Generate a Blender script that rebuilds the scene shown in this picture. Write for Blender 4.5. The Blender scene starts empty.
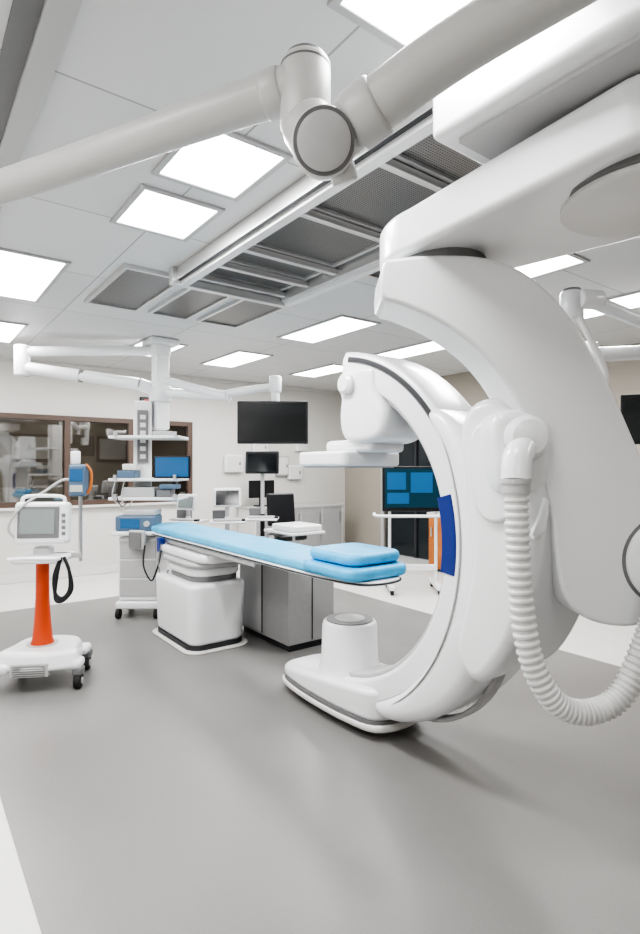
import bpy, bmesh, math, random
from mathutils import Vector, Matrix
random.seed(4)
S=bpy.context.scene
# ---------------------------------------------------------------- frame
# World X / Y are the room axes.  P(x,d): plan survey frame (rotated 36.87 deg) -> room axes
def P(x,d,z=0.0): return Vector((.8*x+.6*d,-.6*x+.8*d,z))
EX=Vector((.8,-.6,0)); ED=Vector((.6,.8,0)); EZ=Vector((0,0,1))
CEIL=3.10
# ---------------------------------------------------------------- materials
def mat(name,col,rough=.5,metal=0,emit=None,es=0,noise=0,nscale=20,bump=0,bscale=60,coat=0,alpha=1,trans=0):
    m=bpy.data.materials.new(name); m.use_nodes=True
    nt=m.node_tree; b=nt.nodes['Principled BSDF']
    b.inputs['Base Color'].default_value=(*col,1); b.inputs['Roughness'].default_value=rough
    b.inputs['Metallic'].default_value=metal
    if coat: b.inputs['Coat Weight'].default_value=coat; b.inputs['Coat Roughness'].default_value=.1
    if trans: b.inputs['Transmission Weight'].default_value=trans
    if emit: b.inputs['Emission Color'].default_value=(*emit,1); b.inputs['Emission Strength'].default_value=es
    tc=nt.nodes.new('ShaderNodeTexCoord')
    if noise:
        n=nt.nodes.new('ShaderNodeTexNoise'); n.inputs['Scale'].default_value=nscale; n.inputs['Detail'].default_value=5
        nt.links.new(tc.outputs['Object'],n.inputs['Vector'])
        r=nt.nodes.new('ShaderNodeMapRange'); r.inputs['From Min'].default_value=.3; r.inputs['From Max'].default_value=.7
        r.inputs['To Min'].default_value=1-noise; r.inputs['To Max'].default_value=1+noise
        nt.links.new(n.outputs['Fac'],r.inputs['Value'])
        mx=nt.nodes.new('ShaderNodeVectorMath'); mx.operation='SCALE'; mx.inputs[0].default_value=col
        nt.links.new(r.outputs[0],mx.inputs['Scale']); nt.links.new(mx.outputs[0],b.inputs['Base Color'])
    if bump:
        n=nt.nodes.new('ShaderNodeTexNoise'); n.inputs['Scale'].default_value=bscale
        nt.links.new(tc.outputs['Object'],n.inputs['Vector'])
        bp=nt.nodes.new('ShaderNodeBump'); bp.inputs['Strength'].default_value=bump; bp.inputs['Distance'].default_value=.01
        nt.links.new(n.outputs['Fac'],bp.inputs['Height']); nt.links.new(bp.outputs[0],b.inputs['Normal'])
    return m
WHITE=mat('white_enamel',(.76,.77,.785),.3,coat=.25)
WHITE2=mat('warm_white_plastic',(.65,.645,.635),.4)
BOOM=mat('boom_grey_white',(.54,.54,.535),.38)
LGREY=mat('light_grey_plastic',(.46,.46,.465),.4)
GREY=mat('grey_laminate',(.33,.33,.33),.45,noise=.03)
MGREY=mat('mid_grey',(.18,.18,.185),.4)
DARK=mat('dark_seam',(.03,.032,.037),.45)
BLACK=mat('black_plastic',(.012,.013,.016),.35)
RUB=mat('black_rubber',(.02,.02,.02),.7)
SCREEN=mat('screen_glass_off',(.008,.01,.012),.12,coat=.4)
BLUE=mat('blue_vinyl',(.10,.47,.74),.42,noise=.10,nscale=7,bump=.5,bscale=9)
BLUE2=mat('blue_cushion_vinyl',(.07,.42,.72),.38,noise=.12,nscale=9,bump=.7,bscale=12)
ROYAL=mat('royal_blue_panel',(.005,.025,.19),.35)
ORANGE=mat('orange_red_paint',(.58,.07,.018),.35)
ORWOOD=mat('orange_wood',(.42,.14,.035),.5,noise=.15,nscale=4)
ALU=mat('brushed_aluminium',(.66,.66,.66),.32,metal=.7)
STEEL=mat('steel',(.55,.56,.57),.28,metal=.9)
FLOORG=mat('grey_vinyl_floor',(.245,.24,.235),.36)
FLOORW=mat('light_vinyl_floor',(.66,.655,.635),.34,noise=.04,nscale=3)
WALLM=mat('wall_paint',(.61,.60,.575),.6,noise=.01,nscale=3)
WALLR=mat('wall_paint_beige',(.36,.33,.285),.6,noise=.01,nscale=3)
BROWN=mat('brown_window_frame',(.11,.075,.06),.4)
HOSE=mat('hose_plastic',(.64,.64,.64),.4)
TEAL=mat('teal_screen',(.008,.03,.05),.15,emit=(.03,.14,.2),es=.10)
SCRB=mat('blue_screen',(.015,.06,.14),.2,emit=(.05,.2,.45),es=.28)
SCRG=mat('pale_screen',(.22,.25,.25),.25,emit=(.5,.56,.55),es=.05)
EMIT=mat('light_diffuser',(.9,.9,.9),.5,emit=(1,.995,.985),es=5)
CTRLW=mat('control_room_wall',(.30,.265,.225),.6)
DEVB=mat('device_blue_grey',(.10,.16,.24),.4)
def speckle(m,col,s=140,amt=.14):
    nt=m.node_tree;b=nt.nodes['Principled BSDF']
    tc=nt.nodes.new('ShaderNodeTexCoord'); v=nt.nodes.new('ShaderNodeTexNoise'); v.inputs['Scale'].default_value=s; v.inputs['Detail'].default_value=2
    nt.links.new(tc.outputs['Object'],v.inputs['Vector'])
    lo=nt.nodes.new('ShaderNodeTexNoise'); lo.inputs['Scale'].default_value=1.1; lo.inputs['Detail'].default_value=6
    nt.links.new(tc.outputs['Object'],lo.inputs['Vector'])
    a=nt.nodes.new('ShaderNodeMath'); a.operation='MULTIPLY_ADD'; a.inputs[1].default_value=amt*2; a.inputs[2].default_value=.85-amt
    nt.links.new(v.outputs['Fac'],a.inputs[0])
    a2=nt.nodes.new('ShaderNodeMath'); a2.operation='MULTIPLY_ADD'; a2.inputs[1].default_value=.3; nt.links.new(lo.outputs['Fac'],a2.inputs[0]); nt.links.new(a.outputs[0],a2.inputs[2])
    mx=nt.nodes.new('ShaderNodeVectorMath'); mx.operation='SCALE'; mx.inputs[0].default_value=col
    nt.links.new(a2.outputs[0],mx.inputs['Scale']); nt.links.new(mx.outputs[0],b.inputs['Base Color'])
speckle(FLOORG,(.222,.217,.212))
CEILM=mat('ceiling_panels',(.62,.62,.615),.5)
def brick(m,c1,c2,mort,w,h,ms):
    nt=m.node_tree;b=nt.nodes['Principled BSDF']
    tc=nt.nodes.new('ShaderNodeTexCoord'); t=nt.nodes.new('ShaderNodeTexBrick')
    t.offset=0; t.inputs['Color1'].default_value=(*c1,1); t.inputs['Color2'].default_value=(*c2,1); t.inputs['Mortar'].default_value=(*mort,1)
    t.inputs['Scale'].default_value=1; t.inputs['Mortar Size'].default_value=ms; t.inputs['Brick Width'].default_value=w; t.inputs['Row Height'].default_value=h
    t.inputs['Mortar Smooth'].default_value=.3
    nt.links.new(tc.outputs['Object'],t.inputs['Vector']); nt.links.new(t.outputs['Color'],b.inputs['Base Color'])
brick(CEILM,(.65,.655,.66),(.62,.625,.63),(.35,.35,.35),1.25,1.15,.006)
PERF=mat('perforated_diffuser',(.3,.3,.3),.3,metal=.6)
brick(PERF,(.08,.08,.08),(.11,.11,.11),(.24,.24,.24),.016,.016,.004)
GLASS=bpy.data.materials.new('window_glass'); GLASS.use_nodes=True
nt=GLASS.node_tree; nt.nodes.clear()
o=nt.nodes.new('ShaderNodeOutputMaterial'); mx=nt.nodes.new('ShaderNodeMixShader'); tr=nt.nodes.new('ShaderNodeBsdfTransparent'); gl=nt.nodes.new('ShaderNodeBsdfGlossy'); gl.inputs['Roughness'].default_value=.03
tr.inputs['Color'].default_value=(.66,.65,.62,1); mx.inputs[0].default_value=.22
nt.links.new(tr.outputs[0],mx.inputs[1]); nt.links.new(gl.outputs[0],mx.inputs[2]); nt.links.new(mx.outputs[0],o.inputs[0])
# ---------------------------------------------------------------- mesh helpers
CUR=[None,Vector((0,0,0))]
def grp(name,loc=(0,0,0),rotz=0,world=False):
    e=bpy.data.objects.new(name,None); e.location=loc; e.rotation_euler=(0,0,rotz); e.empty_display_size=.1
    S.collection.objects.link(e); CUR[0]=e; CUR[1]=Vector(loc) if world else Vector((0,0,0)); return e
def endg(): CUR[0]=None; CUR[1]=Vector((0,0,0))
def mk(name,verts,faces,m,smooth=35,bevel=0,seg=3,sub=0):
    off=CUR[1]; me=bpy.data.meshes.new(name)
    me.from_pydata([tuple(Vector(v)-off) for v in verts],[],faces)
    bm=bmesh.new(); bm.from_mesh(me); bmesh.ops.remove_doubles(bm,verts=bm.verts,dist=1e-5); bmesh.ops.recalc_face_normals(bm,faces=bm.faces); bm.to_mesh(me); bm.free()
    me.materials.append(m)
    if smooth:
        for p in me.polygons: p.use_smooth=True
        me.set_sharp_from_angle(angle=math.radians(smooth))
    ob=bpy.data.objects.new(name,me); S.collection.objects.link(ob)
    if CUR[0]: ob.parent=CUR[0]
    if bevel:
        b=ob.modifiers.new('bevel','BEVEL'); b.width=bevel; b.segments=seg; b.limit_method='ANGLE'; b.angle_limit=math.radians(40); b.harden_normals=False
        for p in me.polygons: p.use_smooth=True
        me.set_sharp_from_angle(angle=math.radians(75 if seg>1 else 35))
        if seg>1:
            for e in me.edges: e.use_edge_sharp=False
            wn=ob.modifiers.new('wn','WEIGHTED_NORMAL'); wn.keep_sharp=False
    if sub:
        s=ob.modifiers.new('sub','SUBSURF'); s.levels=sub; s.render_levels=sub
    return ob
BF=[(0,1,3,2),(4,6,7,5),(0,4,5,1),(2,3,7,6),(0,2,6,4),(1,5,7,3)]
def bverts(c,s,rz=0,rx=0,ry=0):
    M=Matrix.Translation(Vector(c))@Matrix.Rotation(rz,4,'Z')@Matrix.Rotation(ry,4,'Y')@Matrix.Rotation(rx,4,'X')
    return [M@Vector((a*s[0]/2,b*s[1]/2,q*s[2]/2)) for a in(-1,1) for b in(-1,1) for q in(-1,1)]
def box(name,c,s,m,bevel=0,rz=0,rx=0,ry=0,seg=2,**k): return mk(name,bverts(c,s,rz,rx,ry),BF,m,bevel=bevel,seg=seg,smooth=0 if not bevel else 35,**k)
def mm(name,lo,hi,m,**k): return box(name,[(a+b)/2 for a,b in zip(lo,hi)],[b-a for a,b in zip(lo,hi)],m,**k)
def boxes(name,lst,m,bevel=0):
    V=[];F=[]
    for lo,hi in lst:
        n=len(V); V+=bverts([(a+b)/2 for a,b in zip(lo,hi)],[b-a for a,b in zip(lo,hi)]); F+=[tuple(i+n for i in f) for f in BF]
    return mk(name,V,F,m,smooth=0,bevel=bevel,seg=1)
def basis(ax):
    ax=Vector(ax).normalized(); t=Vector((0,0,1)) if abs(ax.z)<.9 else Vector((1,0,0))
    a=ax.cross(t).normalized(); return a,ax.cross(a).normalized(),ax
def rev(name,o,ax,prof,m,n=40,smooth=35,sub=0):
    a,b,c=basis(ax); o=Vector(o); V=[];F=[]
    for r,h in prof:
        for i in range(n):
            t=2*math.pi*i/n; V.append(o+c*h+(a*math.cos(t)+b*math.sin(t))*max(r,1e-4))
    for j in range(len(prof)-1):
        for i in range(n): F.append((j*n+i,j*n+(i+1)%n,(j+1)*n+(i+1)%n,(j+1)*n+i))
    F.append(tuple(range(n))); F.append(tuple((len(prof)-1)*n+i for i in range(n)))
    return mk(name,V,F,m,smooth=smooth,sub=sub)
def cyl(name,p,q,r,m,r2=None,bv=0,n=32):
    p=Vector(p);q=Vector(q);L=(q-p).length; r2=r if r2 is None else r2
    if bv: prof=[(r-bv,0),(r-bv*.3,bv*.3),(r,bv),(r2,L-bv),(r2-bv*.3,L-bv*.3),(r2-bv,L)]
    else: prof=[(r,0),(r2,L)]
    return rev(name,p,q-p,prof,m,n=n,smooth=50 if bv else 35)
def cr(pts,k):
    pts=[Vector(p) for p in pts]; out=[]
    for i in range(len(pts)-1):
        p0=pts[max(i-1,0)];p1=pts[i];p2=pts[i+1];p3=pts[min(i+2,len(pts)-1)]
        for j in range(k):
            t=j/k; out.append(.5*((2*p1)+(p2-p0)*t+(2*p0-5*p1+4*p2-p3)*t*t+(3*p1-p0-3*p2+p3)*t**3))
    out.append(pts[-1]); return out
def sweep(name,pts,r,m,n=14,k=8,smooth=60):
    Q=cr(pts,k) if k>1 else [Vector(p) for p in pts]
    V=[];F=[];T=[(Q[min(i+1,len(Q)-1)]-Q[max(i-1,0)]).normalized() for i in range(len(Q))]
    a,b,_=basis(T[0])
    for i,q in enumerate(Q):
        a=(a-T[i]*a.dot(T[i])).normalized(); b=T[i].cross(a)
        rr=r(i,len(Q)) if callable(r) else r
        for j in range(n):
            t=2*math.pi*j/n; V.append(q+(a*math.cos(t)+b*math.sin(t))*rr)
    for i in range(len(Q)-1):
        for j in range(n): F.append((i*n+j,i*n+(j+1)%n,(i+1)*n+(j+1)%n,(i+1)*n+j))
    F.append(tuple(range(n))); F.append(tuple((len(Q)-1)*n+j for j in range(n)))
    return mk(name,V,F,m,smooth=smooth)
def prism(name,out,o,ex,ey,ez,t0,t1,m,bevel=0,seg=4,zf=None):
    o=Vector(o);ex=Vector(ex);ey=Vector(ey);ez=Vector(ez); n=len(out)
    V=[o+ex*a+ey*b+ez*t0 for a,b in out]+[o+ex*a+ey*b+ez*t1 for a,b in out]
    if zf: V=[zf(v,i>=n) for i,v in enumerate(V)]
    F=[tuple(range(n)),tuple(range(n,2*n))]+[(i,(i+1)%n,n+(i+1)%n,n+i) for i in range(n)]
    return mk(name,V,F,m,bevel=bevel,seg=seg,smooth=40)
def smooth2(pts,k=4):
    P_=[Vector((a,b,0)) for a,b in pts]; n=len(P_); out=[]
    for i in range(n):
        p0,p1,p2,p3=P_[i-1],P_[i],P_[(i+1)%n],P_[(i+2)%n]
        for j in range(k):
            t=j/k; v=.5*((2*p1)+(p2-p0)*t+(2*p0-5*p1+4*p2-p3)*t*t+(3*p1-p0-3*p2+p3)*t**3); out.append((v.x,v.y))
    return out
def rrect(w,h,r,k=5):
    out=[]
    for cx,cy,a0 in((w/2-r,h/2-r,0),(-w/2+r,h/2-r,90),(-w/2+r,-h/2+r,180),(w/2-r,-h/2+r,270)):
        for i in range(k+1):
            a=math.radians(a0+90*i/k); out.append((cx+r*math.cos(a),cy+r*math.sin(a)))
    return out
def arc(name,cy,cz,R0,R1,a0,a1,x0,x1,m,rd=.03,n=60):
    """ring sector in the Y-Z plane; R0/R1/x0/x1 may be functions of 0..1"""
    V=[];F=[];f=lambda q,t:q(t) if callable(q) else q
    for i in range(n+1):
        t=i/n; a=math.radians(a0+(a1-a0)*t); r0=f(R0,t); r1=f(R1,t); xa=f(x0,t); xb=f(x1,t)
        sh=rrect(r1-r0,xb-xa,min(rd,(r1-r0)*.45,(xb-xa)*.45),5); k=len(sh)
        for p,q in sh:
            r=(r0+r1)/2+p; V.append(Vector(((xa+xb)/2+q,cy+r*math.cos(a),cz+r*math.sin(a))))
    for i in range(n):
        for j in range(k): F.append((i*k+j,i*k+(j+1)%k,(i+1)*k+(j+1)%k,(i+1)*k+j))
    F.append(tuple(range(k))); F.append(tuple(n*k+j for j in range(k)))
    return mk(name,V,F,m,smooth=40)
X_=Vector((1,0,0));Y_=Vector((0,1,0))
# ================================================================ ROOM
X0,X1,Y0,Y1=-1.3,7.15,-2.6,8.70
mm('floor',(X0-.1,Y0-.1,-.12),(X1+.1,Y1+3,-.004),FLOORW)
mm('floor_inlay_grey',(.39,Y0,-.004),(4.62,7.06,0.0),FLOORG)
mm('ceiling',(X0-.1,Y0-.1,CEIL),(X1+.1,Y1+3,CEIL+.1),CEILM)
WX0,WX1,WZ0,WZ1=.25,3.87,1.04,2.34
boxes('wall_back',[((X0,Y1,0),(WX0,Y1+.15,CEIL)),((WX1,Y1,0),(X1,Y1+.15,CEIL)),((WX0,Y1,0),(WX1,Y1+.15,WZ0)),((WX0,Y1,WZ1),(WX1,Y1+.15,CEIL))],WALLM)
DY0,DY1,DZ=6.05,7.55,2.25
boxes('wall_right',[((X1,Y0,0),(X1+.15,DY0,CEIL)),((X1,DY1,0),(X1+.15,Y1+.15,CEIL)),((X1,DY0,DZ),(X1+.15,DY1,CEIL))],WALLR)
mm('wall_left',(X0-.15,Y0,0),(X0,Y1,CEIL),WALLM)
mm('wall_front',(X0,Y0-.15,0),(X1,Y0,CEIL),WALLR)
mm('baseboard_back',(X0,Y1-.015,0),(X1,Y1,.12),WHITE2)
mm('baseboard_right',(X1-.015,Y0,0),(X1,DY0-.08,.12),WHITE2)
grp('window_1',(2.05,Y1,1.7),world=True)
fr=[((WX0,Y1-.03,WZ1-.07),(WX1,Y1+.1,WZ1)),((WX0,Y1-.03,WZ0),(WX1,Y1+.1,WZ0+.07))]
for x in (WX0,1.90,2.82,WX1-.08): fr.append(((x,Y1-.028,WZ0+.001),(x+.08,Y1+.098,WZ1-.001)))
boxes('frame',fr,BROWN)
mm('glass',(WX0,Y1+.03,WZ0),(WX1,Y1+.036,WZ1),GLASS)
mm('sill',(WX0-.03,Y1-.07,WZ0-.035),(WX1+.03,Y1,WZ0),WHITE2)
endg()
mm('wall_control_room_back',(X0,Y1+2.6,0),(5.6,Y1+2.7,CEIL),CTRLW)
mm('wall_control_room_side',(5.5,Y1+.15,0),(5.6,Y1+2.6,CEIL),CTRLW)
grp('control_desk',(2.6,Y1+.55,0))
box('top',(0,0,.86),(4.2,.6,.04),WHITE2); box('panel_1',(-2.05,0,.42),(.04,.55,.84),WHITE2); box('panel_2',(2.05,0,.42),(.04,.55,.84),WHITE2)
for i,x in enumerate((-1.35,-.80,.1,.65)):
    box('monitor_%d'%i,(x,0,1.16),(.46,.04,.28),WHITE2 if i<2 else MGREY,bevel=.006)
    box('monitor_stand_%d'%i,(x,.05,.95),(.06,.05,.2),BLACK)
endg()
for i,(x,z) in enumerate(((1.9,1.95),(3.4,1.95))):
    grp('wall_picture' ,(x,Y1+2.58,z)); box('frame',(0,0,0),(.7,.03,.5),BROWN); box('print',(0,-.02,0),(.6,.01,.4),LGREY); endg()
grp('door_1',(X1,6.8,1.1),world=True)
boxes('frame',[((X1-.03,DY0-.07,0),(X1+.12,DY0,DZ+.07)),((X1-.03,DY1,0),(X1+.12,DY1+.07,DZ+.07)),((X1-.03,DY0,DZ),(X1+.12,DY1,DZ+.07))],LGREY)
mm('leaf_dark_glass',(X1+.05,DY0,0.02),(X1+.09,DY1,DZ),mat('dark_glass_door',(.02,.026,.03),.12))
mm('meeting_stile',(X1+.02,6.77,.02),(X1+.05,6.83,DZ),DARK)
endg()
mm('trim_1',(.29,-2,CEIL-.012),(.37,8.6,CEIL-.001),MGREY)
mm('trim_2',(.37,-2,CEIL-.03),(.46,8.6,CEIL-.001),LGREY)
mm('trim_3',(X0,Y1-.04,CEIL-.05),(X1,Y1,CEIL-.001),WHITE2)
# ================================================================ ceiling lights
def panel(x0,x1,y0,y1,pw=16):
    grp('ceiling_light_panel',((x0+x1)/2,(y0+y1)/2,CEIL-.001)); w=x1-x0;l=y1-y0;f=.03
    boxes('frame',[((-w/2-f,-l/2-f,-.014),(w/2+f,-l/2,0)),((-w/2-f,l/2,-.014),(w/2+f,l/2+f,0)),((-w/2-f,-l/2,-.014),(-w/2,l/2,0)),((w/2,-l/2,-.014),(w/2+f,l/2,0))],LGREY)
    box('diffuser',(0,0,-.004),(w,l,.006),EMIT)
    ld=bpy.data.lights.new('lamp','AREA'); ld.shape='RECTANGLE'; ld.size=w*.96; ld.size_y=l*.96; ld.energy=pw*w*l*2; ld.color=(1,.99,.98)
    lo=bpy.data.objects.new('lamp',ld); lo.location=(0,0,-.02); S.collection.objects.link(lo); lo.parent=CUR[0]; endg()
for q in [(1.05,1.48,2.26,2.76),(1.05,1.48,2.96,3.46)]: panel(*q,pw=42)
panel(1.13,1.50,.90,1.40,pw=22)
for q in [(.45,.97,4.39,5.56),(.5,1.05,6.57,7.6),
          (3.5,3.97,4.3,5.43),(3.5,3.97,6.4,7.5),(3.5,3.97,2.1,3.2),(5.05,5.5,4.3,5.5),(5.05,5.5,6.4,7.5),(5.05,5.5,2.1,3.2),(2.3,2.8,6.5,7.4)]: panel(*q,pw=21)
for q in [(-.9,-.4,3.0,4.1),(-.9,-.4,.6,1.7),(-.2,.3,-1.9,-.8),(3.5,3.97,-.9,.2)]:
    panel(*q,pw=12)  # extra panels out of view, added to light the closed room
panel(2.2,3.0,9.4,10.4,6); panel(.6,1.2,9.4,10.4,6)
# ================================================================ ceiling rails + air diffusers
def diffuser(x0,x1,y0,y1,z=CEIL-.001):
    grp('ceiling_air_diffuser',((x0+x1)/2,(y0+y1)/2,z)); w=x1-x0;l=y1-y0;f=.03
    boxes('frame',[((-w/2,-l/2,-.03),(w/2,-l/2+f,0)),((-w/2,l/2-f,-.03),(w/2,l/2,0)),((-w/2,-l/2+f,-.03),(-w/2+f,l/2-f,0)),((w/2-f,-l/2+f,-.03),(w/2,l/2-f,0))],ALU)
    box('grille',(0,0,-.008),(w-2*f,l-2*f,.012),PERF); endg()
for y0,y1 in((1.32,1.92),(1.98,2.58),(2.64,3.24),(3.30,3.60),(3.66,3.96)): diffuser(1.82,2.56,y0,y1)
for x0,x1 in((1.32,1.80),(1.90,2.30),(2.40,2.86)): diffuser(x0,x1,4.16,5.28)
for y0,y1 in((1.98,2.58),(2.64,3.24)): diffuser(2.76,3.34,y0,y1)
grp('ceiling_rail_system',(2.2,2.6,CEIL),world=True)
RE=4.0
mm('long_rail_1',(1.66,-.6,CEIL-.10),(1.79,RE,CEIL-.002),ALU,bevel=.008)
mm('long_rail_1_lip',(1.695,-.6,CEIL-.125),(1.755,RE,CEIL-.10),WHITE)
mm('long_rail_1_groove',(1.66,-.6,CEIL-.103),(1.685,RE-.01,CEIL-.098),DARK)
mm('long_rail_2',(2.59,-.6,CEIL-.10),(2.72,RE,CEIL-.002),ALU,bevel=.008)
mm('long_rail_2_lip',(2.625,-.6,CEIL-.125),(2.685,RE,CEIL-.10),WHITE)
for i,y in enumerate((1.92,2.58,3.24,3.60,3.93)):
    mm('cross_rail_%d'%i,(1.79,y,CEIL-.075),(2.59,y+.045,CEIL-.033),ALU,bevel=.006)
    mm('cross_rail_shadow_gap_%d'%i,(1.79,y+.045,CEIL-.05),(2.59,y+.07,CEIL-.032),DARK)
mm('end_cap',(1.62,RE,CEIL-.13),(2.76,RE+.06,CEIL-.002),ALU,bevel=.006)
endg()
# ================================================================ C-ARM
CX,CY,CZ=2.40,2.85,1.20
grp('ceiling_mounted_c_arm',(CX,CY,0),world=True)
mm('carriage',(1.55,.35,2.79),(2.85,1.40,2.972),WHITE,bevel=.03,seg=3)
mm('carriage_trim',(1.62,.42,2.772),(2.78,1.32,2.79),LGREY)
A=P(1.17,1.98);B=P(.53,2.52)
cyl('swivel_column',(A.x,A.y,2.70),(A.x,A.y,2.79),.30,WHITE)
dirv=(B-A).normalized(); nrm=Vector((-dirv.y,dirv.x,0)); L=(B-A).length
out=[]
for i in range(25):
    a=math.radians(90+180*i/24); out.append((.41*math.cos(a),.41*math.sin(a)))
for i in range(25):
    a=math.radians(-90+180*i/24); out.append((L+.26*math.cos(a),.26*math.sin(a)))
def zf(v,top):
    t=(v-A).dot(dirv)/L; v=v.copy(); v.z=(2.765-.085*t) if top else (2.565-.07*t); return v
prism('swivel_beam',out,A,dirv,nrm,EZ,0,1,WHITE,bevel=.03,zf=zf)
rev('joint_ring',(A.x,A.y,2.575),(0,0,-1),[(.315,0),(.315,.026),(.28,.030)],MGREY,n=64)
rev('joint_cap',(A.x,A.y,2.57),(0,0,-1),[(.295,0),(.295,.036),(.275,.046)],WHITE2,n=64)
rev('lower_swivel',(B.x,B.y,2.515),(0,0,-1),[(.21,0),(.21,.05)],MGREY)
rev('lower_swivel_collar',(B.x,B.y,2.472),(0,0,-1),[(.205,0),(.215,.02),(.215,.05)],WHITE)
oa=[(.262,2.44),(.31,2.462),(.50,2.475),(.70,2.46),(.86,2.39),(1.00,2.26),(1.12,2.08),(1.22,1.88),(1.32,1.65),(1.41,1.42),(1.46,1.20),(1.42,1.02),(1.30,.945),(1.12,.965),(1.01,1.06),(.97,1.24),(.95,1.42),(.905,1.62),(.84,1.80),(.74,1.98),(.62,2.11),(.47,2.21),(.33,2.27),(.265,2.29),(.25,2.34)]
oa=smooth2(oa,4)
prism('curved_arm',oa,ED*2.30,EX,EZ,ED,0,.30,WHITE,bevel=.06,seg=5)
rev('pivot_cap_ring',P(1.43,2.303,1.215),-ED,[(.19,0),(.19,.006),(.178,.010)],MGREY,n=56)
rev('pivot_cap',P(1.43,2.30,1.215),-ED,[(.178,0),(.178,.018),(.15,.035),(.05,.045)],WHITE,n=56)
rev('pivot_drum',(CX+.03,1.38,CZ),(0,1,0),[(.25,0),(.27,.06),(.28,.16),(.28,.28)],WHITE,n=56)
# C ring
arc('c_ring',CY,CZ,.93,1.13,97,268,CX-.17,CX+.17,WHITE,rd=.03,n=80)
arc('c_ring_side_slot',CY,CZ,1.068,1.098,99,150,CX-.1735,CX-.14,DARK,rd=.003,n=60)
arc('c_ring_side_seam',CY,CZ,1.062,1.068,99,262,CX-.1725,CX-.15,MGREY,rd=.001,n=60)
arc('c_ring_inner_rib',CY,CZ,.905,.935,112,262,CX-.13,CX+.13,LGREY,rd=.01,n=60)
arc('blue_panel',CY,CZ,.922,1.015,165,188.5,CX-.176,CX-.10,ROYAL,rd=.008,n=24)
hump=lambda lo,hi,e=.7:(lambda t: lo+(hi-lo)*max(math.sin(math.pi*min(max(t,0),1)),0)**e)
arc('c_holder',CY,CZ,1.06,hump(1.12,1.33),141,247,hump(CX-.175,CX-.25,.5),hump(CX+.175,CX+.25,.5),WHITE,rd=.075,n=70)
arc('c_holder_bumper',CY,CZ,hump(1.10,1.31),hump(1.13,1.337),188,243,CX-.04,CX+.04,LGREY,rd=.01,n=40)
arc('c_holder_side_seam',CY,CZ,1.095,1.10,145,242,hump(CX-.178,CX-.254,.5),CX-.15,LGREY,rd=.001,n=60)
hs=smooth2([(1.36,1.80),(1.50,1.90),(1.64,1.88),(1.70,1.74),(1.66,1.45),(1.64,1.15),(1.70,.88),(1.72,.72),(1.62,.62),(1.50,.70),(1.38,.92),(1.30,1.2),(1.29,1.55)],4)
prism('drive_housing',hs,(CX-.27,0,0),Y_,EZ,X_,-.06,.50,WHITE,bevel=.055,seg=5)
prism('drive_housing_cover',smooth2([(1.38,1.72),(1.50,1.80),(1.60,1.76),(1.62,1.6),(1.57,1.4),(1.46,1.36),(1.37,1.45)],4),(CX-.27,0,0),Y_,EZ,X_,-.085,0,WHITE,bevel=.02,seg=4)
# hose port knuckle
prism('hose_port_body',smooth2([(-.11,.17),(.01,.20),(.10,.15),(.13,.02),(.10,-.13),(0,-.17),(-.09,-.13),(-.12,.02)],4),P(.83,2.29,1.64),EX,EZ,ED,0,.22,WHITE,bevel=.045)
rev('hose_port_lobe',P(.84,2.31,1.72),-ED,[(.09,0),(.09,.05),(.07,.075),(.03,.085)],WHITE)
cyl('hose_port_ring',P(.772,2.21,1.535),P(.772,2.21,1.555),.060,LGREY)
sweep('hose_collar',[P(.82,2.27,1.68),P(.785,2.23,1.63),P(.772,2.21,1.545)],.058,WHITE,n=24)
cyl('hose_collar_band',P(.772,2.21,1.50),P(.772,2.21,1.54),.056,LGREY)
prism('release_lever',[(0,0),(.05,.04),(.065,.16),(.04,.18),(.02,.10),(-.01,.03)],P(.87,2.27,1.30),EX,EZ,ED,0,.04,WHITE,bevel=.01)
hp=[(.772,2.21,1.55),(.775,2.20,1.35),(.785,2.19,1.10),(.82,2.18,.86),(.91,2.17,.69),(1.04,2.17,.65),(1.17,2.18,.71),(1.26,2.19,.88),(1.32,2.20,1.05),(1.37,2.22,1.3)]
sweep('ribbed_hose',[P(*p) for p in hp],lambda i,n:.045+.0035*(1 if (i//2)%2 else -1),HOSE,n=24,k=30,smooth=25)
# detector side
arc('c_top_end',CY,CZ,.82,1.12,96,110,CX-.165,CX+.165,WHITE,rd=.05,n=14)
dh=smooth2([(2.74,2.06),(2.76,1.90),(2.72,1.78),(2.60,1.745),(2.46,1.75),(2.36,1.80),(2.34,1.92),(2.42,2.06),(2.46,2.2),(2.72,2.2)],4)
prism('detector_housing',dh,(CX,0,0),Y_,EZ,X_,-.19,.19,WHITE,bevel=.045,seg=5)
rev('detector_hub',(CX-.19,2.66,2.11),(-1,0,0),[(.065,0),(.065,.03),(.045,.045)],WHITE)
mm('detector_neck',(CX-.15,2.50,1.69),(CX+.15,2.95,1.77),WHITE,bevel=.03,seg=3)
mm('detector_neck_gap',(CX-.13,2.55,1.697),(CX+.13,2.93,1.706),MGREY)
prism('detector_plate',rrect(.50,.50,.05),(CX,2.88,0),X_,Y_,EZ,1.605,1.70,WHITE,bevel=.02)
prism('detector_face',rrect(.44,.44,.03),(CX,2.88,0),X_,Y_,EZ,1.595,1.607,LGREY)
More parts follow.
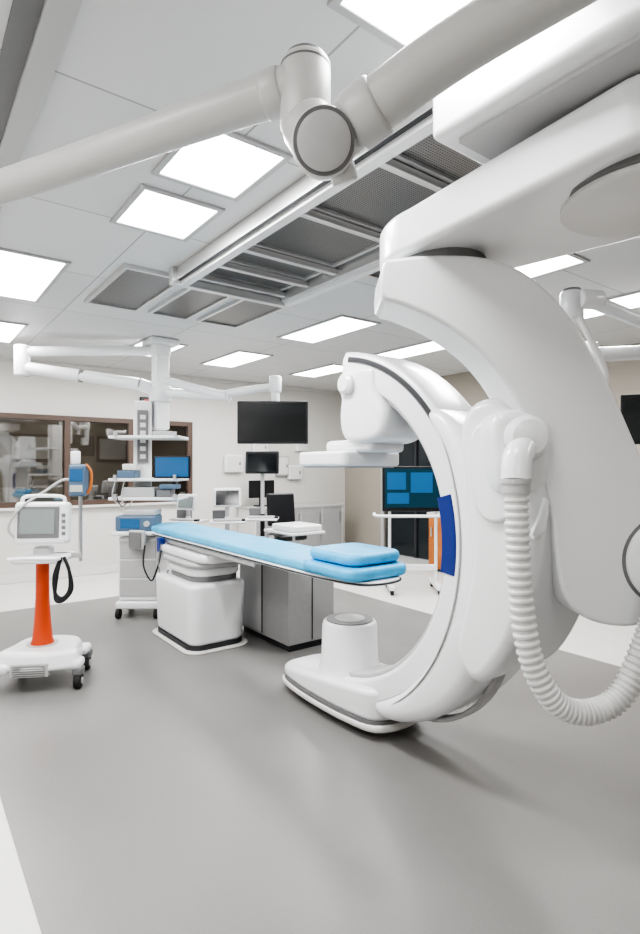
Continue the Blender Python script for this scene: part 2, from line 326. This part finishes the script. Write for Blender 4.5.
# tube side
pod=smooth2([(-.17,3.40),(-.23,3.20),(-.25,2.90),(-.24,2.62),(-.19,2.42),(0,2.36),(.19,2.42),(.24,2.62),(.25,2.90),(.23,3.20),(.17,3.40),(0,3.45)],4)
def zfp(v,top):
    v=v.copy(); t=min(max((v.y-2.3)/1.15,0),1)
    if top: v.z=.30-.12*t**1.5
    else: v.z=.105
    return v
prism('tube_pod',pod,(CX,0,0),X_,Y_,EZ,0,1,WHITE,bevel=.045,seg=5,zf=zfp)
base=[(a*1.03,2.88+(b-2.88)*1.04) for a,b in pod]
prism('tube_pod_base',base,(CX,0,0),X_,Y_,EZ,.05,.095,WHITE2,bevel=.018)
prism('tube_pod_gap',[(a*1.0,2.88+(b-2.88)*1.005) for a,b in pod],(CX,0,0),X_,Y_,EZ,.09,.115,MGREY)
rev('collimator',(CX,2.87,.22),(0,0,1),[(.235,0),(.215,.03),(.19,.10),(.183,.33),(.176,.355),(.163,.365)],WHITE,n=48)
rev('collimator_window',(CX,2.87,.580),(0,0,1),[(.155,0),(.155,.012),(.11,.013)],MGREY,n=48)
rev('collimator_window_inner',(CX,2.87,.590),(0,0,1),[(.10,0),(.10,.006)],LGREY,n=48)
endg()
# ================================================================ PATIENT TABLE
TX=2.36
grp('angiography_table',(TX,4.2,0),world=True)
def slab(name,pts,z0,z1,m,bevel,seg=3,zf=None): return prism(name,pts,(0,0,0),X_,Y_,EZ,z0,z1,m,bevel=bevel,seg=seg,zf=zf)
top=smooth2([(2.13,6.03),(2.12,4.6),(2.12,3.2),(2.14,2.75),(2.20,2.52),(2.36,2.46),(2.52,2.52),(2.58,2.75),(2.60,3.2),(2.60,4.6),(2.59,6.03)],4)
top=[(min(max(a,2.115),2.605),min(b,6.04)) for a,b in top]
slab('tabletop',top,.885,.912,WHITE,.008)
slab('tabletop_edge',[(TX+(a-TX)*1.03,4.16+(b-4.16)*1.006) for a,b in top],.893,.903,DARK,.002,1)
slab('mattress',rrect(.47,3.44,.06),0,.065,BLUE,.022,3,zf=lambda v,t:Vector((v.x+TX,v.y+4.28,.912+(.068 if t else 0))))
slab('cushion_lower',rrect(.50,.56,.09),0,.07,BLUE2,.03,4,zf=lambda v,t:Vector((v.x+TX,v.y+2.78,.914+(.076 if t else 0))))
slab('cushion_upper',rrect(.45,.50,.10),0,.07,BLUE2,.032,4,zf=lambda v,t:Vector((v.x+TX+.02,v.y+2.80,.995+(.074 if t else 0))))
for i,x in enumerate((2.10,2.615)): mm('side_rail_%d'%i,(x-.008,3.6,.86),(x+.008,5.6,.89),STEEL)
slab('undercarriage',rrect(.40,1.9,.05),0,1,WHITE,.015,zf=lambda v,t:Vector((v.x+TX,v.y+4.75,.84+(.045 if t else 0))))
slab('carriage_1',rrect(.52,1.05,.14),0,1,WHITE,.03,zf=lambda v,t:Vector((v.x+2.31,v.y+4.92,.76+(.08 if t else 0))))
slab('carriage_2',rrect(.56,.86,.18),0,1,LGREY,.02,zf=lambda v,t:Vector((v.x+2.29,v.y+4.90,.715+(.045 if t else 0))))
slab('carriage_3',rrect(.50,.74,.18),0,1,WHITE,.03,zf=lambda v,t:Vector((v.x+2.28,v.y+4.88,.63+(.085 if t else 0))))
slab('pedestal_neck',rrect(.46,.66,.15),0,1,MGREY,.01,zf=lambda v,t:Vector((v.x+2.28,v.y+4.86,.585+(.05 if t else 0))))
def zpd(v,t):
    k=1.0 if t else .95; return Vector((v.x*k+2.25,v.y*k+4.90,.045 if not t else .585))
slab('pedestal',rrect(.56,.92,.12),0,1,WHITE,.045,4,zf=zpd)
slab('pedestal_base_plate',rrect(.62,.98,.14),0,1,WHITE2,.008,zf=lambda v,t:Vector((v.x+2.25,v.y+4.90,.0+(.018 if t else 0))))
slab('pedestal_skirt',rrect(.54,.88,.13),0,1,DARK,.0,zf=lambda v,t:Vector((v.x+2.25,v.y+4.90,.018+(.035 if t else 0))))
mm('blue_clamp',(2.04,5.35,.76),(2.10,5.43,.90),ROYAL,bevel=.01)
box('control_panel',(1.98,5.82,.84),(.05,.20,.20),LGREY,bevel=.015,rz=.5); box('control_panel_face',(1.952,5.805,.84),(.008,.16,.16),MGREY,rz=.5)
box('control_bracket',(2.05,5.80,.86),(.12,.03,.03),STEEL)
sweep('cable_1',[(2.0,5.65,.80),(1.97,5.6,.6),(2.02,5.52,.46),(2.06,5.45,.60),(2.07,5.39,.76)],.009,BLACK,n=8)
sweep('cable_2',[(2.04,5.3,.85),(2.0,5.27,.65),(2.03,5.2,.5),(2.05,5.15,.62)],.007,MGREY,n=8)
endg()
grp('equipment_cabinet',(2.9,4.4,0),world=True)
mm('body',(2.66,4.0,.06),(3.16,4.86,.80),GREY,bevel=.008)
mm('plinth',(2.69,4.03,0),(3.13,4.83,.06),DARK)
mm('top',(2.65,3.99,.80),(3.17,4.87,.825),LGREY,bevel=.004)
mm('door_seam_1',(2.652,4.425,.08),(2.661,4.432,.79),DARK); mm('door_seam_2',(2.91,3.993,.08),(2.916,4.001,.79),DARK)
mm('door_panel',(2.654,4.44,.09),(2.660,4.84,.78),LGREY)
endg()
# ================================================================ big boom in the foreground
grp('ceiling_boom_arm',P(.0,1.6,2.6),world=True)
J=P(-.04,1.56)
cyl('upper_joint',(J.x,J.y,2.53),(J.x,J.y,2.73),.070,BOOM,bv=.015,n=48)
rev('upper_joint_cap',(J.x,J.y,2.728),(0,0,1),[(.06,0),(.055,.012),(.03,.02)],MGREY,n=48)
cyl('upper_joint_ring',(J.x,J.y,2.705),(J.x,J.y,2.710),.0710,MGREY,n=48)
sweep('arm_far',[P(-.06,1.565,2.665),P(-.35,1.64,2.62),P(-.8,1.78,2.56),P(-1.6,2.02,2.46)],lambda i,n:.060-.014*i/n,BOOM,n=28)
cyl('arm_far_collar',P(-.10,1.575,2.659),P(-.16,1.592,2.65),.064,BOOM,bv=.01)
cyl('elbow_body',P(.01,1.58,2.50),P(.01,1.42,2.425),.084,BOOM,bv=.02,n=48)
ax=(P(.01,1.42,2.425)-P(.01,1.58,2.50)).normalized()
rev('elbow_ring',P(.01,1.42,2.425),ax,[(.078,-.004),(.078,.008)],MGREY,n=48)
rev('elbow_cap',P(.01,1.42,2.425)+ax*.006,ax,[(.068,0),(.068,.008),(.055,.014)],LGREY,n=48)
cyl('elbow_link',(J.x,J.y,2.56),P(.0,1.54,2.49),.076,BOOM,bv=.01)
sweep('arm_near',[P(.03,1.50,2.475),P(.16,1.42,2.53),P(.36,1.33,2.62),P(.75,1.16,2.75),P(1.2,.95,2.9)],.066,BOOM,n=28)
cyl('collar_near',P(.085,1.465,2.497),P(.155,1.425,2.527),.076,BOOM,bv=.012,n=40)
cyl('lamp_stub',P(.05,1.50,2.43),P(.07,1.52,2.37),.036,BOOM,bv=.008)
cyl('ceiling_mount',P(1.2,.95,2.8),P(1.2,.95,3.098),.11,WHITE2)
endg()
# ================================================================ PENDANT at rear
def arm(name,p,q,r=.06,m=WHITE): return sweep(name,[p,(Vector(p)+Vector(q))/2,q],r,m,n=20)
grp('service_pendant',P(-1.88,6.6),world=True)
c=P(-1.88,6.6)
box('ceiling_flange',(c.x,c.y,CEIL-.04),(.34,.34,.076),WHITE,bevel=.02)
box('column',(c.x,c.y,2.55),(.17,.17,1.04),WHITE,bevel=.03,seg=3)
cyl('column_hub_1',(c.x,c.y,2.90),(c.x,c.y,3.04),.12,WHITE,bv=.02)
cyl('column_hub_2',(c.x,c.y,2.36),(c.x,c.y,2.56),.13,WHITE,bv=.02)
arm('arm_upper',P(-1.88,6.6,2.97),P(-3.35,6.3,2.90),.055)
cyl('arm_upper_cap',P(-3.35,6.3,2.62),P(-3.35,6.3,2.97),.085,WHITE,bv=.02)
arm('arm_lower',P(-3.35,6.3,2.72),P(-2.1,6.5,2.56),.07)
arm('arm_lower_2',P(-2.1,6.5,2.56),P(-1.88,6.6,2.48),.075)
cyl('arm_joint_band',P(-2.75,6.4,2.645),P(-2.70,6.41,2.638),.074,MGREY)
arm('arm_right',P(-1.88,6.6,2.48),P(-1.0,6.1,2.38),.055)
h=P(-2.06,6.5)
box('head_column',(h.x,h.y,1.86),(.20,.16,1.0),WHITE,bevel=.02,rz=-.3)
box('head_sockets',(h.x-.03,h.y-.095,1.95),(.12,.02,.6),MGREY,rz=-.3)
for i in range(6): box('socket_%d'%i,(h.x-.034,h.y-.107,1.72+.09*i),(.06,.008,.05),WHITE2,rz=-.3)
for i,z in enumerate((1.93,1.46,1.25)):
    box('shelf_%d'%i,P(-1.93,6.35,z),(.78,.46,.035),WHITE,bevel=.01,rz=-.64)
    for j,dx in enumerate((-.3,.35)): box('shelf_rail_%d_%d'%(i,j),P(-1.93+dx,6.1,z+.03),(.03,.05,.05),STEEL,rz=-.64)
box('monitor_blue',P(-1.62,6.15,1.60),(.40,.04,.25),BLACK,rz=-.64,bevel=.01); box('monitor_blue_screen',P(-1.62,6.123,1.60),(.36,.01,.21),SCRB,rz=-.64)
box('shelf_device_1',P(-2.0,6.3,1.32),(.36,.3,.11),LGREY,rz=-.64,bevel=.01); box('shelf_device_2',P(-1.7,6.25,1.53),(.22,.2,.10),LGREY,rz=-.64,bevel=.01)
box('shelf_device_3',P(-2.15,6.3,1.52),(.2,.2,.08),DEVB,rz=-.64,bevel=.01); box('shelf_device_4',P(-1.72,6.25,1.31),(.16,.2,.09),MGREY,rz=-.64,bevel=.01)
box('shelf_device_5',P(-2.12,6.3,1.60),(.16,.16,.07),WHITE2,rz=-.64,bevel=.01); box('shelf_device_6',P(-1.66,6.2,1.385),(.20,.16,.05),DEVB,rz=-.64,bevel=.008)
box('shelf_device_7',P(-1.75,6.3,1.97),(.22,.2,.06),LGREY,rz=-.64,bevel=.01)
for k in range(3): sweep('hanging_cable_%d'%k,[P(-2.25+.05*k,6.15,1.44),P(-2.27+.05*k,6.12,1.28),P(-2.2+.04*k,6.12,1.20-.03*k),P(-2.12+.04*k,6.14,1.26)],.006,BLACK if k%2 else LGREY,n=8)
endg()
grp('ceiling_mounted_monitor',P(-.49,5.8,2.07),world=True)
ang=-.6435
box('panel',P(-.49,5.8,2.06),(.73,.05,.44),BLACK,rz=ang,bevel=.01); box('screen',P(-.49,5.772,2.065),(.69,.006,.395),SCREEN,rz=ang)
box('back_mount',P(-.49,5.86,2.14),(.16,.09,.16),WHITE,rz=ang,bevel=.02)
cyl('drop_tube',P(-.47,5.9,2.15),P(-.47,5.9,2.52),.045,WHITE,bv=.01)
cyl('knuckle',P(-.47,5.9,2.38),P(-.47,5.9,2.56),.065,WHITE,bv=.02)
arm('arm',P(-.47,5.9,2.45),P(-1.0,6.1,2.40),.045)
arm('arm_2',P(-.98,6.1,2.36),P(-1.75,6.35,2.58),.045)
endg()
# ================================================================ LEFT CART
grp('patient_monitor_cart',P(-2.06,4.2),ang+.12)
prism('base',smooth2([(-.30,-.20),(-.12,-.27),(.12,-.27),(.30,-.20),(.27,-.02),(.22,.20),(0,.27),(-.22,.20),(-.27,-.02)],4),(0,0,0),X_,Y_,EZ,0,1,WHITE,bevel=.035,seg=4,zf=lambda v,t:Vector((v.x*(.86 if t else 1),v.y*(.86 if t else 1),.28 if t else .15)))
for i,(a,b) in enumerate(((-.27,-.24),(.29,-.18),(-.24,.2),(.24,.2))):
    cyl('castor_wheel_%d'%i,(a-.025,b,.055),(a+.025,b,.055),.055,RUB,bv=.01); cyl('castor_hub_%d'%i,(a-.032,b,.055),(a+.032,b,.055),.025,LGREY)
    box('castor_fork_%d'%i,(a,b+.01,.125),(.07,.09,.06),MGREY,bevel=.015)
    box('castor_leg_%d'%i,(a*.85,b*.85,.175),(.14,.14,.07),WHITE,bevel=.03,seg=3)
box('battery_box',(-.02,-.20,.165),(.26,.13,.10),LGREY,bevel=.01)
for i in range(5): box('battery_slot_%d'%i,(-.02,-.268,.13+.016*i),(.22,.004,.005),MGREY)
rev('column',(-.02,0,.27),(0,0,1),[(.088,0),(.07,.05),(.058,.18),(.048,.36),(.045,.64)],ORANGE)
cyl('column_foot',(-.02,0,.265),(-.02,0,.285),.11,LGREY)
box('tray',(0,-.02,.925),(.36,.32,.05),WHITE,bevel=.02); box('tray_neck',(-.01,0,.97),(.12,.12,.08),LGREY,bevel=.02)
sweep('handle',[(-.16,-.17,.94),(-.15,-.27,.95),(0,-.30,.96),(.15,-.27,.95),(.16,-.17,.94)],.014,WHITE,n=10)
box('monitor',(0,-.04,1.185),(.38,.11,.31),WHITE,bevel=.03,rx=-.08,seg=4); box('monitor_bezel',(-.015,-.096,1.195),(.29,.012,.23),MGREY,rx=-.08,bevel=.004); box('monitor_screen',(-.02,-.103,1.20),(.24,.008,.18),SCRG,rx=-.08)
for i in range(4): box('key_%d'%i,(.162,-.098,1.11+i*.045),(.025,.01,.025),MGREY,rx=-.08)
sweep('monitor_grip',[(-.15,-.03,1.33),(-.12,-.03,1.38),(.12,-.03,1.38),(.15,-.03,1.33)],.014,WHITE,n=10)
cyl('pole',(.235,.06,.88),(.235,.06,1.62),.014,STEEL); box('pole_bracket',(.15,.05,.93),(.2,.04,.04),LGREY)
box('pump',(.24,.0,1.50),(.12,.12,.24),DEVB,bevel=.02); box('pump_screen',(.24,-.063,1.54),(.09,.006,.09),SCRB); box('pump_keys',(.24,-.063,1.44),(.09,.006,.05),LGREY)
sweep('pump_handle',[(.30,0,1.40),(.325,0,1.45),(.33,0,1.56),(.29,0,1.62)],.011,ORWOOD,n=10)
cyl('pump_knob',(.22,-.01,1.62),(.22,-.01,1.72),.035,WHITE,bv=.01)
sweep('hose_grey',[(-.16,-.05,1.05),(-.22,-.1,1.15),(-.14,-.1,1.30),(0,.0,1.42),(.12,.0,1.50),(.2,0,1.5)],.01,LGREY,n=8)
for k in range(3): sweep('black_cable_%d'%k,[(.17,-.18,.95),(.13+.01*k,-.2,.82),(.14,-.21,.70-.02*k),(.19,-.21,.66-.01*k),(.235+.008*k,-.2,.72),(.23,-.19,.85),(.19,-.18,.95)],.012,BLACK,n=8)
endg()
# ================================================================ rear equipment
grp('anesthesia_cart',P(-1.93,6.12),ang)
box('base',(0,0,.14),(.46,.46,.08),WHITE,bevel=.02)
for i,(a,b) in enumerate(((-.2,-.2),(.2,-.2),(-.2,.2),(.2,.2))): cyl('castor_%d'%i,(a-.02,b,.05),(a+.02,b,.05),.05,RUB)
for i,(a,b) in enumerate(((-.2,.2),(.2,.2),(-.2,-.2),(.2,-.2))): cyl('castor_stem_%d'%i,(a,b,.05),(a,b,.13),.012,STEEL)
box('cabinet',(0,.02,.52),(.42,.40,.68),WHITE,bevel=.02)
for i in range(3): box('drawer_%d'%i,(0,-.185,.32+i*.2),(.38,.012,.18),LGREY,bevel=.004)
box('worktop',(0,-.03,.90),(.52,.46,.04),WHITE,bevel=.01)
box('device_1',(-.03,-.05,1.0),(.42,.3,.16),DEVB,bevel=.02); box('device_1_face',(-.08,-.203,1.0),(.2,.008,.10),SCRB); cyl('device_knob',(.1,-.2,1.0),(.1,-.22,1.0),.03,LGREY)
box('device_2',(.0,-.02,1.11),(.34,.26,.06),LGREY,bevel=.01)
endg()
def monitor_cart(loc,rz,scr,w=.34,hh=.26,z=1.24,body=WHITE):
    grp('medical_device_cart',loc,rz)
    for i in range(5):
        a=2*math.pi*i/5; e=(.26*math.cos(a),.26*math.sin(a))
        sweep('leg_%d'%i,[(0,0,.12),(e[0]*.6,e[1]*.6,.115),(e[0],e[1],.10)],.022,WHITE,n=10); cyl('castor_%d'%i,(e[0],e[1]-.015,.045),(e[0],e[1]+.015,.045),.045,RUB); cyl('stem_%d'%i,(e[0],e[1],.05),(e[0],e[1],.11),.012,STEEL)
    cyl('post',(0,0,.1),(0,0,.98),.03,body); box('shelf',(0,-.03,.92),(.42,.36,.03),WHITE,bevel=.01); box('basket',(0,-.02,.62),(.30,.24,.14),LGREY,bevel=.02)
    box('keyboard',(0,-.1,.95),(.34,.14,.02),LGREY,bevel=.005); box('mouse',(.19,-.12,.948),(.05,.08,.025),BLACK,bevel=.008)
    box('side_device',(-.1,.08,1.0),(.16,.12,.12),MGREY,bevel=.01)
    cyl('neck',(0,0,.95),(0,0,z),.025,LGREY); box('screen_case',(0,-.03,z),(w,.05,hh),body,bevel=.015,rx=-.2); box('screen',(0,-.06,z),(w-.06,.008,hh-.06),scr,rx=-.2)
    endg()
monitor_cart(P(-1.16,7.0),ang+.2,SCREEN,.34,.24,1.22)
monitor_cart(P(-1.66,7.05),ang-.3,SCRG,.26,.2,1.16)
monitor_cart(P(-.76,7.4),ang,SCREEN,.44,.30,1.66,BLACK)
grp('operator_chair',P(-.45,7.75),ang+.5)
for i in range(5):
    a=2*math.pi*i/5; sweep('leg_%d'%i,[(0,0,.12),(.16*math.cos(a),.16*math.sin(a),.10),(.30*math.cos(a),.30*math.sin(a),.07)],.02,BLACK,n=8); cyl('castor_%d'%i,(.30*math.cos(a)-.015,.30*math.sin(a),.035),(.30*math.cos(a)+.015,.30*math.sin(a),.035),.035,RUB)
cyl('post',(0,0,.1),(0,0,.60),.03,STEEL); prism('seat',rrect(.46,.44,.1),(0,0,0),X_,Y_,EZ,.60,.68,BLACK,bevel=.03); box('back',(0,.22,1.0),(.42,.07,.46),BLACK,bevel=.03,seg=3,rx=-.12); box('back_post',(0,.24,.72),(.06,.03,.3),BLACK); 
endg()
grp('wall_counter',(5.6,8.38,0),world=True)
mm('body',(4.72,8.10,.08),(6.60,8.68,.88),WHITE2,bevel=.005); mm('plinth',(4.76,8.14,0),(6.56,8.66,.08),MGREY); mm('worktop',(4.70,8.07,.88),(6.62,8.69,.92),LGREY,bevel=.005)
for i in range(4): mm('door_%d'%i,(4.75+i*.46,8.088,.12),(5.19+i*.46,8.10,.85),GREY,bevel=.003); mm('handle_%d'%i,(5.13+i*.46,8.07,.6),(5.145+i*.46,8.088,.78),STEEL)
endg()
grp('desktop_computer',(5.0,8.35,.92)); box('screen',(0,0,.30),(.5,.04,.3),BLACK,bevel=.01); box('foot',(0,.02,.01),(.2,.16,.02),BLACK); box('stem',(0,.03,.12),(.05,.03,.22),BLACK); endg()
grp('instrument_trolley',(3.44,5.06,0),0)
box('top',(0,0,.90),(.42,.58,.03),WHITE,bevel=.008); box('shelf',(0,0,.3),(.38,.54,.02),STEEL)
for i,(a,b) in enumerate(((-.18,-.26),(.18,-.26),(-.18,.26),(.18,.26))): cyl('leg_%d'%i,(a,b,.06),(a,b,.9),.012,STEEL,n=12); cyl('castor_%d'%i,(a-.012,b,.035),(a+.012,b,.035),.035,RUB,n=16)
box('white_tray',(0,-.05,.95),(.38,.42,.07),WHITE,bevel=.02)
endg()
for x,z,w,h_,m_ in ((4.62,1.66,.34,.30,WHITE),(5.15,1.95,.30,.42,WHITE),(5.62,1.62,.26,.36,LGREY),(6.05,2.05,.24,.30,WHITE),(5.9,1.5,.3,.26,WHITE)):
    grp('wall_control_box',(x,8.70-.04,z)); box('case',(0,0,0),(w,.078,h_),m_,bevel=.01); box('door',(0,-.042,0),(w-.05,.008,h_-.05),WHITE2,bevel=.002); box('latch',(w*.3,-.05,0),(.02,.012,.05),MGREY); endg()
grp('wall_clock',(3.2,8.66,2.62)); box('case',(0,0,0),(.42,.06,.15),BLACK,bevel=.01); box('digits',(0,-.033,0),(.3,.006,.07),mat('red_digits',(.3,.02,.02),.3,emit=(1,.05,.03),es=.2)); endg()
# ================================================================ right side
grp('display_stand',P(1.2,7.2),ang)
box('display',(0,0,1.32),(.80,.06,.58),BLACK,bevel=.01); box('screen',(0,-.034,1.33),(.74,.008,.50),TEAL)
for i,(a,b,w_,h_) in enumerate(((-.22,1.42,.24,.22),(.10,1.40,.28,.26),(-.2,1.20,.28,.14))): box('screen_window_%d'%i,(a,-.040,b),(w_,.004,h_),SCRB)
sweep('bumper_bar',[(-.5,.02,1.0),(-.46,-.12,.98),(0,-.15,.98),(.46,-.12,.98),(.5,.02,1.0)],.02,WHITE,n=12)
cyl('post_1',(-.3,.05,.12),(-.3,.05,1.3),.02,WHITE); cyl('post_2',(.3,.05,.12),(.3,.05,1.3),.02,WHITE)
box('foot_1',(-.3,.05,.09),(.08,.6,.07),WHITE,bevel=.02); box('foot_2',(.3,.05,.09),(.08,.6,.07),WHITE,bevel=.02); box('cross_bar',(0,.05,.3),(.6,.05,.08),WHITE,bevel=.01)
for i,(a,b) in enumerate(((-.3,-.2),(.3,-.2),(-.3,.3),(.3,.3))): cyl('castor_%d'%i,(a-.02,b,.035),(a+.02,b,.035),.035,RUB)
endg()
grp('storage_cabinet',(6.82,5.72,0)); box('body',(0,0,.45),(.5,.46,.82),ORWOOD,bevel=.01); box('plinth',(0,0,.02),(.44,.40,.04),DARK); box('top',(0,0,.88),(.54,.5,.04),WHITE2,bevel=.006); box('door',(-.255,0,.45),(.012,.40,.74),ORWOOD); box('handle',(-.27,.15,.6),(.02,.02,.14),STEEL); endg()
grp('ceiling_suspended_display',P(2.75,4.6,2.0),world=True)
rz2=ang-.5
box('panel',P(2.82,4.6,2.0),(.62,.06,.42),BLACK,rz=rz2,bevel=.01); box('screen',P(2.81,4.565,2.0),(.58,.006,.37),SCREEN,rz=rz2)
cyl('drop',P(2.84,4.66,2.0),P(2.84,4.66,2.62),.035,WHITE)
arm('arm',P(2.85,4.65,2.56),P(2.15,4.5,2.50),.06); cyl('arm_end',P(2.15,4.5,2.42),P(2.15,4.5,2.60),.08,WHITE,bv=.02)
cyl('ceiling_column',P(2.85,4.65,2.5),P(2.85,4.65,3.098),.07,WHITE)
endg()
grp('surgical_light_arm',P(1.5,3.2,2.6),world=True)
cyl('joint',P(1.46,3.25,2.44),P(1.46,3.25,2.62),.065,WHITE,bv=.02); cyl('joint_top',P(1.46,3.25,2.60),P(1.46,3.25,2.63),.05,MGREY)
cyl('elbow',P(1.48,3.20,2.56),P(1.62,3.22,2.56),.055,WHITE,bv=.015)
arm('arm',P(1.55,3.22,2.56),P(2.35,3.3,2.27),.04)
sweep('hose',[P(1.48,3.2,2.46),P(1.55,3.18,2.30),P(1.62,3.18,2.12),P(1.60,3.2,1.95)],.02,WHITE2,n=10)
arm('drop_arm',P(2.35,3.3,2.27),P(2.5,3.35,2.95),.04); cyl('mount',P(2.5,3.35,2.88),P(2.5,3.35,3.098),.08,WHITE)
endg()
# ================================================================ world + camera
w=bpy.data.worlds.new('world'); S.world=w; w.use_nodes=True; w.node_tree.nodes['Background'].inputs[0].default_value=(.9,.92,.95,1); w.node_tree.nodes['Background'].inputs[1].default_value=.3
S.view_settings.view_transform='AgX'
try: S.view_settings.look='AgX - High Contrast'
except Exception: pass
S.view_settings.exposure=.5
cd=bpy.data.cameras.new('camera'); cd.sensor_fit='HORIZONTAL'; cd.sensor_width=36; cd.lens=31.5; cd.clip_start=.05
co=bpy.data.objects.new('camera',cd); co.location=(0,0,1.6); co.rotation_euler=(math.pi/2,0,-math.atan2(.6,.8)); S.collection.objects.link(co); S.camera=co
